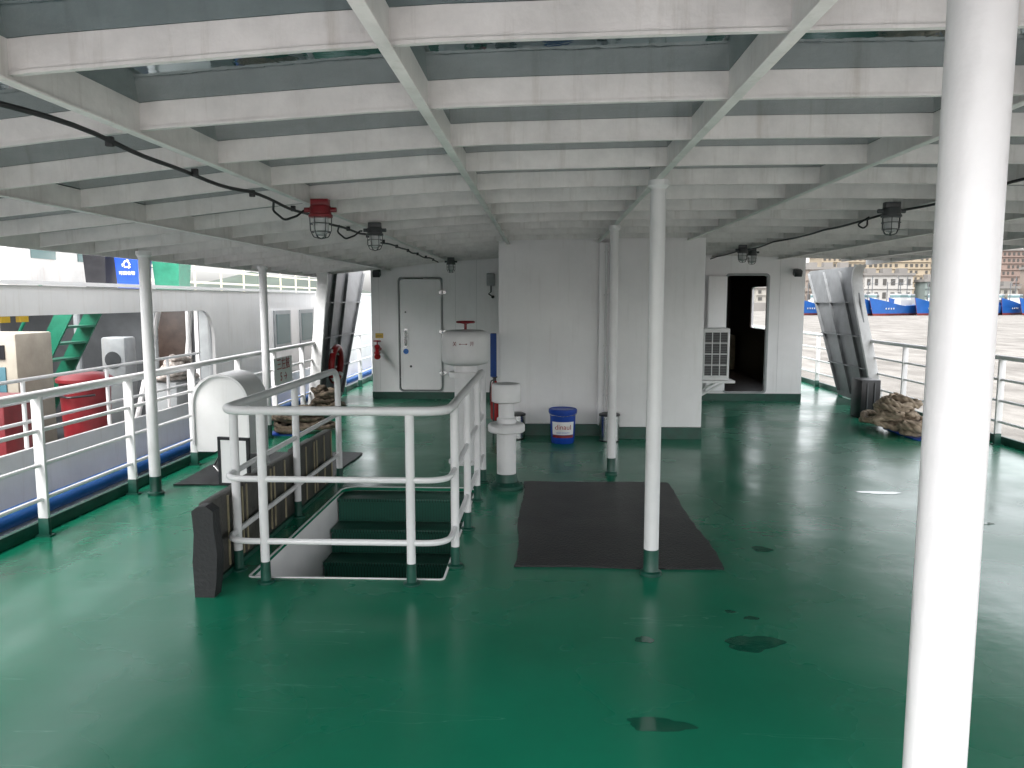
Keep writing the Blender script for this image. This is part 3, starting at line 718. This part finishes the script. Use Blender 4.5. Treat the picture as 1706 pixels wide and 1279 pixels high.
while y<12.5:
    x=2.62+.02*math.sin(y*2.7); cp.append((x,y,zc(x)-.04-.014*abs(math.sin(y*2.1)))); y+=.12
cable(cp,'black electric cable strung below the beams')
g=G().m(CABLE); y=5.65
g.tube([(2.62,y+.8,zc(2.6)-.04),(2.6,y+.75,zc(2.6)-.1),(2.55,y+.7,zc(2.6)-.13),(2.5,y+.7,zc(2.6)-.1),(2.55,y+.6,zc(2.6)-.05)],.007,8,fil=.04); fin(g,'cable',label='looped slack of black cable under beams',category='cable')
for k in range(15):
    g=G().m(CABLE); y=1.42+k*.68; x=-1.56; g.b(x-.014,x+.014,y-.01,y+.01,zc(x)-.055,zc(x)-.02,bev=.003)
    fin(g,'cable_clip',label='small black clip holding the ceiling cable',category='cable clip',group='clips along the ceiling cable')
# ------------------------------------------------------------------ neighbouring ferry
F=thing('moored_ferry',(-6.5,10,-3),'white car ferry moored alongside with open side deck and upper rails','ferry')
NX=-4.25; UD=1.74
h1=rrect(-6,.42,9.8,1.52,[.35,.05,.05,.3],8); h2=rrect(11.6,.42,14.6,1.52,[.2,.3,.3,.2],8)
g=G().m(FERRYW); g.prism([(-8,-3.1),(30,-3.1),(30,UD),(-8,UD)],[h1,h2],'yz',NX-.04,.04); fin(g,'side_shell',F)
g=G().m(BLUEP); g.tube([(NX+.2,-8,-.0),(NX+.2,30,-.0)],.075,12); fin(g,'rubbing_strake',F,label='blue painted rubbing strake')
g=G().m(WHITE); g.b(NX+.001,NX+.28,-8,30,-.6,-.08); fin(g,'fender_ledge',F)
g=G().m(DKGREY); g.b(-9.5,NX-.041,-8,30,-.2,-.12); fin(g,'lower_deck',F)
g=G().m(FERRYW); g.b(-12,-5.0,10.6,30,UD+.001,UD+.03); g.b(-5.0,NX,10.6,11.2,UD+.001,UD+.03); g.b(-4.6,NX,11.2,30,UD+.001,UD+.03); g.b(-4.9,NX,-8,10.599,UD+.001,UD+.03); g.b(-12,-7.9,-8,10.599,UD+.001,UD+.03); fin(g,'upper_deck',F)
g=G().m(BEIGE); g.b(-8.0,-7.9,-8,10.6,-.12,UD); fin(g,'inner_bulkhead',F)
g=G().m(DKGREY); g.b(-7.9,NX-.05,10.9,10.95,-.12,UD); fin(g,'cross_bulkhead',F)
g=G().m(FERRYW); g.b(-5.05,-5.0,11.0,30,-.12,UD); fin(g,'inner_bulkhead',F)
for y in(-2,1,4,7,9.5): 
    g=G().m(WHITE); g.b(-7.9,NX-.05,y,y+.03,1.62,UD); fin(g,'deck_beam',F)
for (yy,w) in((13.0,.5),(14.1,.9),(15.6,.9),(17.0,1.2)):
    g=G().m(GREY); g.b(-4.999,-4.97,yy,yy+w,.75,1.45); g.m(WINGLASS); g.b(-4.969,-4.96,yy+.08,yy+w-.08,.82,1.38); fin(g,'window',F)
g=G().m(BROWN); g.b(-4.999,-4.97,12.1,12.75,-.1,1.5,bev=.005); fin(g,'door',F)
g=G().m(WHITE); g.b(NX-.01,NX+.03,-8,30,UD+.035,UD+.07); fin(g,'deck_edge_bar',F)
g=G().m(WHITE)
for z in(.62,.80,.98): g.tube([(NX-.12,-6,z),(NX-.12,9.6,z)],.016,8)
for k in range(12): y=-5+1.25*k; g.cyl((NX-.12,y,.40),(NX-.12,y,.98),.018,seg=8)
fin(g,'bulwark_rail',F)
for (ya,yb_,z0,z1) in((8.1,8.9,.0,1.6),(9.3,9.7,.0,1.6)):
    g=G().m(WHITE); g.tube([(NX-.25,ya,z0),(NX-.25,yb_,z1)],.03,8); fin(g,'stay',F)
for (x,y) in((-5.1,9.9),(-4.6,10.5),(-6.5,10.5)):
    g=G().m(GREY); g.tube([(x,y,-.12),(x,y,1.7)],.045,10); fin(g,'pipe',F)
CREAM=paint('cream_paint',(.55,.51,.38),.4,.1)
g=G().m(CREAM)
for z in(2.0,2.25,2.5,2.75): g.tube([(-6.9,12.6,z),(-6.9,28,z)],.02,8)
for k in range(13): y=12.6+1.25*k; g.cyl((-6.9,y,UD+.03),(-6.9,y,2.75),.022,seg=8)
fin(g,'upper_railing',F)
UP=paint('upper_works_paint',(.5,.49,.48),.45,.15,1.5,.1,10,streak=.7,dirt=(.3,.2,.14))
g=G().m(UP); g.b(-9.8,-7.95,2,10.4,UD+.04,3.2,bev=.05); fin(g,'upper_cabin',F)
g=G().m(UP); g.b(-11.5,-9.2,13,19,UD+.04,3.4,bev=.05); fin(g,'upper_cabin',F)
for yy in(13.6,15.0,16.4,17.8):
    g=G().m(WINGLASS); g.b(-9.199,-9.18,yy,yy+.7,2.4,3.0,bev=.004); fin(g,'window',F)
for yy in(3.0,5.0,7.0,8.8):
    g=G().m(WINGLASS); g.b(-7.949,-7.93,yy,yy+.8,2.4,2.95,bev=.004); fin(g,'window',F)
for k in range(6):
    g=G().m(ORANGE); g.b(NX-.035,NX+.004,5.0+k*.22,5.1+k*.22,1.47,1.518); fin(g,'hazard_stripe',F)
for (x,y,mt,h,w,lab) in((-6.93,11.9,BLACKP,.62,.36,'black lidded waste bin on the ferry upper deck'),(-6.46,12.0,BLUE,.62,.40,'blue recycling bin with white recycling mark'),(-5.94,12.2,GREENP,.60,.44,'green waste bin on the ferry upper deck')):
    T=thing('wheelie_bin',(x,y,UD+.03),lab,'bin','waste bins on the ferry upper deck')
    g=G().m(mt); zb=UD+.04
    r=bmesh.ops.create_cube(g.bm,size=1)
    for v in r['verts']:
        k=.85 if v.co.z<0 else 1; v.co=Vector((x+v.co.x*w*k,y+v.co.y*w*k,zb+(v.co.z+.5)*h))
    g._set(g.bm.faces); fin(g,'bin_body',T)
    g=G().m(mt); g.box(x,y,zb+h+.025,w*1.1,w*1.1,.05,bev=.015); fin(g,'lid',T)
    if mt is BLUE:
        yy=y-w/2-.006
        g=G().m(LAB)
        V=[Vector((x+.085*math.cos(q*2*math.pi/3+math.pi/2),2.2+.085*math.sin(q*2*math.pi/3+math.pi/2))) for q in range(3)]
        for q in range(3):
            A,B=V[q],V[(q+1)%3]; d=(B-A).normalized(); n_=Vector((-d.y,d.x))*.011
            a0=A+d*.035; a1=B-d*.045; tip=B-d*.008
            g.prism([tuple(a0-n_),tuple(a1-n_),tuple(a1-n_*2.4),tuple(tip),tuple(a1+n_*2.4),tuple(a1+n_),tuple(a0+n_)],[],'xz',yy-.002,.004)
        fin(g,'recycling_mark',T)
        text('可回收物',.065,LAB,(x,yy-.002,2.06),(R(90),0,0),T)
sxo=.42
T=thing('ship_stairs',(-6.3+sxo,9.3,-.12),'steep green steel stairs on the neighbouring ferry car deck','stairs')
for yy in(9.0,9.6):
    g=G().m(GREENP); g.prism([(-7.15+sxo,-.12),(-6.93+sxo,-.12),(-5.9+sxo,1.74),(-6.12+sxo,1.74)],[],'xz',yy,.03); fin(g,'stringer',T)
for k in range(8):
    g=G().m(GREENP); z=.08+k*.205; x=-6.93+sxo+k*.113; g.b(x-.09,x+.12,9.031,9.599,z,z+.025); fin(g,'tread',T)
g=G().m(GREENP); g.tube([(-7.0+sxo,9.0,-.1),(-6.98+sxo,9.0,.75),(-6.4+sxo,9.0,1.84)],.02,8,fil=.05); fin(g,'handrail',T)
T=thing('cabinet',(-6.1,7.9,-.12),'beige machinery cabinet with teal door on ferry deck','cabinet')
g=G().m(BEIGE); g.b(-6.7,-5.5,7.8,8.4,-.119,1.30,bev=.02); fin(g,'cabinet_body',T)
g=G().m(paint('teal_paint',(.05,.16,.2),.4,.15)); g.b(-6.2,-5.62,7.785,7.8,.2,.95,bev=.005); fin(g,'door',T)
g=G().m(BLACKP); g.b(-6.2,-5.62,7.786,7.799,1.03,1.18); fin(g,'vent_slot',T)
T=thing('condenser_unit',(-5.6,10.2,-.12),'small white ventilation unit standing on ferry deck','ventilation unit')
g=G().m(GREY); g.b(-5.95,-5.62,10.1,10.4,-.119,1.15,bev=.03); fin(g,'unit_body',T)
g=G().m(DKGREY); g.lathe((-5.785,10.095,.85),[(.11,0),(.11,-.01),(.03,-.015)],20,axis='y'); fin(g,'fan_guard',T)
T=thing('round_container',(-4.7,6.9,-.12),'round red plastic container on the ferry deck','container')
g=G().m(DKRED); g.lathe((-4.72,7.7,0),[(.2,-.119),(.24,.8),(.27,.82),(.27,.85),(.2,.90),(.05,.92)],28); fin(g,'container_body',T)
g=G().m(BLACKP); g.tube([(-4.96,7.7,.75),(-4.9,7.47,.7),(-4.72,7.4,.68),(-4.5,7.5,.7)],.012,6,fil=.1); fin(g,'handle',T)
T=thing('fire_hose_box',(-4.75,5.7,-.12),'red fire box with white water character','fire box')
g=G().m(DKRED); g.b(-5.0,-4.55,6.25,6.6,-.119,.80,bev=.02); fin(g,'box_body',T)
text('水',.14,LAB,(-4.72,6.245,.70),(R(90),0,0),T)
g=G().m(DKRED); g.b(-5.02,-4.53,6.23,6.62,.8005,.83,bev=.008); fin(g,'lid',T)
rope_pile(-4.56,9.35,.2,.3,.26,9,.03,'pale coiled rope lying on a locker behind the ferry bulwark',z0=.66,mat=ROPEP)
g=G().m(GREY); g.b(-4.8,-4.42,9.05,9.7,-.119,.66,bev=.02); fin(g,'rope_locker',label='grey deck locker carrying a coil of rope',category='locker')
for (x,y,h,lab,mt) in((-5.2,6.9,.4,'small grey deck winch housing on the ferry deck',GREY),(-7.3,6.2,1.2,'pale electrical cabinet on the ferry bulkhead',WHITE)):
    T=thing('deck_machinery',(x,y,-.12),lab,'machinery')
    g=G().m(mt); g.b(x-.25,x+.25,y-.2,y+.2,-.119,h,bev=.03); fin(g,'housing',T)
    g=G().m(DKGREY); g.b(x-.15,x+.15,y-.215,y-.201,h*.4,h*.7,bev=.004); fin(g,'panel',T)
    g=G().m(STEEL); g.cyl((x+.25,y,h*.6),(x+.36,y,h*.6),.09,seg=16); fin(g,'drum',T)
for k,(x,z) in enumerate(((-7.85,1.3),(-7.85,1.0))):
    g=G().m(GREENP if k else GREY); g.tube([(x+.08,1,z),(x+.08,10.4,z)],.035,8); fin(g,'bulkhead_pipe',F)
for (x,y) in((-5.35,10.86),(-4.72,10.86)):
    T=thing('cabin_door',(x,y,0),'dark steel door in the ferry cross bulkhead' if x<-5 else 'pale grey steel door in the ferry cross bulkhead','door','doors of the ferry bulkhead')
    g=G().m(BROWN if x<-5 else GREY); g.b(x-.22,x+.22,y,y+.035,-.1,1.55,bev=.004); fin(g,'door_leaf',T)
    g=G().m(WHITE); g.prism([(x-.28,-.1),(x+.28,-.1),(x+.28,1.62),(x-.28,1.62)],[[(x-.225,-.09),(x+.225,-.09),(x+.225,1.57),(x-.225,1.57)]],'xz',y-.01,.045); fin(g,'door_frame',T)
# ------------------------------------------------------------------ far shore
QUAY=paint('quay_concrete',(.16,.15,.14),.8,.2,.05,0)
g=G().m(QUAY); g.b(-900,1400,330,1500,-3.2,.5); fin(g,'quay_ground',kind='structure')
def far_build(x,y,w,d,h,fl,cols,col,label):
    T=thing('waterfront_building',(x,y,.5),label,'building','waterfront buildings')
    col=tuple(c*.45 for c in col)
    wm=paint('facade',col,.8,.12,.08,0); g=G().m(wm)
    g.b(x-w/2,x+w/2,y,y+d,.5,h)
    fh=(h-.5)/fl; cw=w/cols
    for f in range(fl):
        g.m(wm); g.b(x-w/2-.5,x+w/2+.5,y-.6,y-.01,.5+f*fh,.5+f*fh+fh*.12)
        for c in range(cols):
            if random.random()<.1: continue
            g.m(FARGLASS); xx=x-w/2+c*cw; zz=.5+f*fh+fh*.3; g.b(xx+cw*.25,xx+cw*(.6+.2*random.random()),y-.25,y-.05,zz,zz+fh*.45)
    fin(g,'facade',T)
    g=G().m(QUAY); g.b(x-w/2-.8,x+w/2+.8,y-.8,y+d,h+.01,h+1.2)
    for k in range(3): xx=x-w/3+k*w/3; g.b(xx-2,xx+2,y+2,y+6,h+1.2,h+3.5)
    fin(g,'roof',T)
for a in [(180,420,64,20,25,7,24,(.52,.43,.31),'long beige waterfront apartment block with rows of windows'),
          (228,500,30,20,40,10,9,(.6,.55,.5),'pale tall building beyond the quay'),
          (130,480,34,20,17,5,12,(.5,.42,.34),'low tan building beyond the quay'),
          (252,430,34,20,28,8,14,(.36,.26,.22),'brown brick waterfront building with rows of windows'),
          (262,520,40,20,62,14,12,(.62,.6,.58),'pale grey apartment tower beyond the quay'),
          (300,440,36,20,38,10,12,(.6,.56,.52),'pale cream waterfront block beyond the quay'),
          (345,430,40,20,30,8,12,(.5,.42,.36),'beige apartment block beyond the quay'),
          (395,460,40,20,36,9,10,(.55,.5,.48),'tall pale apartment block beyond the quay')]:
    far_build(*a)
for i in range(12):
    x=110+i*26; h=7+3*((i*7)%4)
    far_build(x,365+((i*5)%7)*2,22,10,h,2+(i%2),6,((.5,.47,.42),(.4,.33,.28),(.6,.58,.55),(.3,.36,.34))[i%4],'low harbour shed standing behind the moored boats')
g=G().m(paint('hill_green',(.05,.07,.05),.9,.3,.02,0))
bm=g.bm; rows=[]
for i in range(60):
    x=-700+i*40; hh=22+14*math.sin(i*.31)+9*math.sin(i*.83+1)+5*math.sin(i*2.1)
    rows.append([bm.verts.new((x,900,.4)),bm.verts.new((x,1100,hh)),bm.verts.new((x,1400,.4))])
for a,b in zip(rows,rows[1:]):
    for k in range(2): bm.faces.new((a[k],b[k],b[k+1],a[k+1]))
fin(g,'hills',kind='structure',recalc=False)
# fishing boats
HB=paint('hull_blue',(.008,.08,.30),.45,.15,.4,0); HR=paint('hull_red',(.18,.025,.02),.5,.15,.4,0); HG=paint('hull_green',(.02,.10,.08),.5,.15,.4,0); BW=paint('boat_white',(.36,.36,.36),.5,.1,.4,0)
def boat(x,y,L_,w,rot,mt,label):
    T=thing('fishing_boat',(x,y,-3),label,'boat','fishing boats moored along the far quay')
    c,s=math.cos(rot),math.sin(rot)
    def P(a,b,z): return (x+a*c-b*s,y+a*s+b*c,z)
    st=[]; n=10
    g=G()
    for i in range(n+1):
        t=i/n; hw=w/2*(1-max(0,(t-.5)/.5)**1.5) if t>.5 else w/2*(.85+.15*min(1,t/.3))
        hw=max(hw,.05); top=-.2+2.6*max(0,t-.40)**1.4*2.0+.4*(1-t)**3; rake=(t>.8)*(t-.8)*9
        a=-L_/2+L_*t
        st.append((a,hw,top,rake))
    rows=[]
    for a,hw,top,rk in st:
        lv=[(-3.1,.55),(-2.35,.75),(-2.33,.75),(top,1.0)]
        rows.append([g.bm.verts.new(P(a+rk*(z+3)*.25,sg*hw*k,z)) for sg,ls in((-1,lv),(1,lv[::-1])) for z,k in ls])
    for A,B in zip(rows,rows[1:]):
        for k in range(7):
            g.m(HR if k in(0,6) else mt); g._set([g.bm.faces.new((A[k],B[k],B[k+1],A[k+1]))])
    g.m(HR); g._set([g.bm.faces.new(rows[0]),g.bm.faces.new(rows[-1][::-1])])
    fin(g,'hull',T,smooth=25)
    def bx(g,a0,a1,hb,z0,z1):
        vs=[g.bm.verts.new(P(a,b,z)) for z in(z0,z1) for a,b in((a0,-hb),(a1,-hb),(a1,hb),(a0,hb))]
        g._set([g.bm.faces.new(f) for f in((vs[0],vs[1],vs[5],vs[4]),(vs[1],vs[2],vs[6],vs[5]),(vs[2],vs[3],vs[7],vs[6]),(vs[3],vs[0],vs[4],vs[7]),tuple(vs[4:]),(vs[3],vs[2],vs[1],vs[0]))])
    g=G().m(BW); bx(g,-L_*.36,-L_*.05,w*.34,-.6,1.7); bx(g,-L_*.28,-L_*.08,w*.26,1.71,3.5); g.m(WINGLASS); bx(g,-L_*.285,-L_*.075,w*.265,2.4,3.1); fin(g,'wheelhouse',T)
    g=G().m(DKGREY); g.cyl(P(-L_*.15,0,3.5),P(-L_*.15,0,9),.12,seg=6); g.cyl(P(L_*.15,0,-.2),P(L_*.15,0,7),.12,seg=6); g.tube([P(L_*.15,0,6.2),P(-L_*.15,0,8.4)],.06,4); g.tube([P(-L_*.15,-1.6,6.5),P(-L_*.15,1.6,6.5)],.07,4); fin(g,'mast',T)
    g=G().m(BW)
    for k in range(4):
        t=.66+k*.045; a=-L_/2+L_*t; hw=w/2*(1-max(0,(t-.5)/.5)**1.5)*.93+.06
        for sg in(-1,1):
            p=P(a,sg*hw,-.9); g.box(p[0],p[1],p[2],.45,.12,.45,rot=Matrix.Rotation(rot,3,'Z'))
    fin(g,'bow_marking',T)
for i in range(38):
    x=84+i*7.0
    mt=HB if i%9!=6 else HG
    boat(x+random.uniform(-.8,.8),238+random.uniform(-5,6)+ (x-88)*.1,20,6.2,R(-115-random.uniform(5,35)),mt,'blue fishing boat with white wheelhouse moored at the far quay' if mt is HB else 'green wooden fishing boat with white wheelhouse moored at far quay')
# ------------------------------------------------------------------ world, sun, camera
w=bpy.data.worlds.new('World'); S.world=w; w.use_nodes=True
N=w.node_tree.nodes; L=w.node_tree.links; bg=N['Background']
sky=N.new('ShaderNodeTexSky'); sky.sky_type='NISHITA'; sky.sun_disc=False
sky.sun_elevation=R(52); sky.sun_rotation=R(215); sky.dust_density=4; sky.air_density=1.2
hs=N.new('ShaderNodeHueSaturation'); hs.inputs['Saturation'].default_value=.15
L.new(sky.outputs['Color'],hs.inputs['Color']); L.new(hs.outputs['Color'],bg.inputs['Color']); bg.inputs['Strength'].default_value=.80
sl=bpy.data.lights.new('sun','SUN'); sl.energy=.8; sl.angle=R(40); sl.color=(1,.98,.96)
so=bpy.data.objects.new('sun',sl); S.collection.objects.link(so)
el,az=R(52),R(215)
d=Vector((math.sin(az)*math.cos(el),math.cos(az)*math.cos(el),math.sin(el)))
so.rotation_euler=d.to_track_quat('Z','Y').to_euler(); so.location=(0,-5,20)
cam=bpy.data.cameras.new('camera'); cam.lens=27.03; cam.sensor_width=36; cam.clip_start=.05; cam.clip_end=8000
co=bpy.data.objects.new('camera',cam); S.collection.objects.link(co); co.location=(0,0,1.65)
co.rotation_euler=(R(90-6.24),0,R(2.33)); S.camera=co
S.view_settings.view_transform='Standard'; S.view_settings.look='None'; S.view_settings.exposure=0
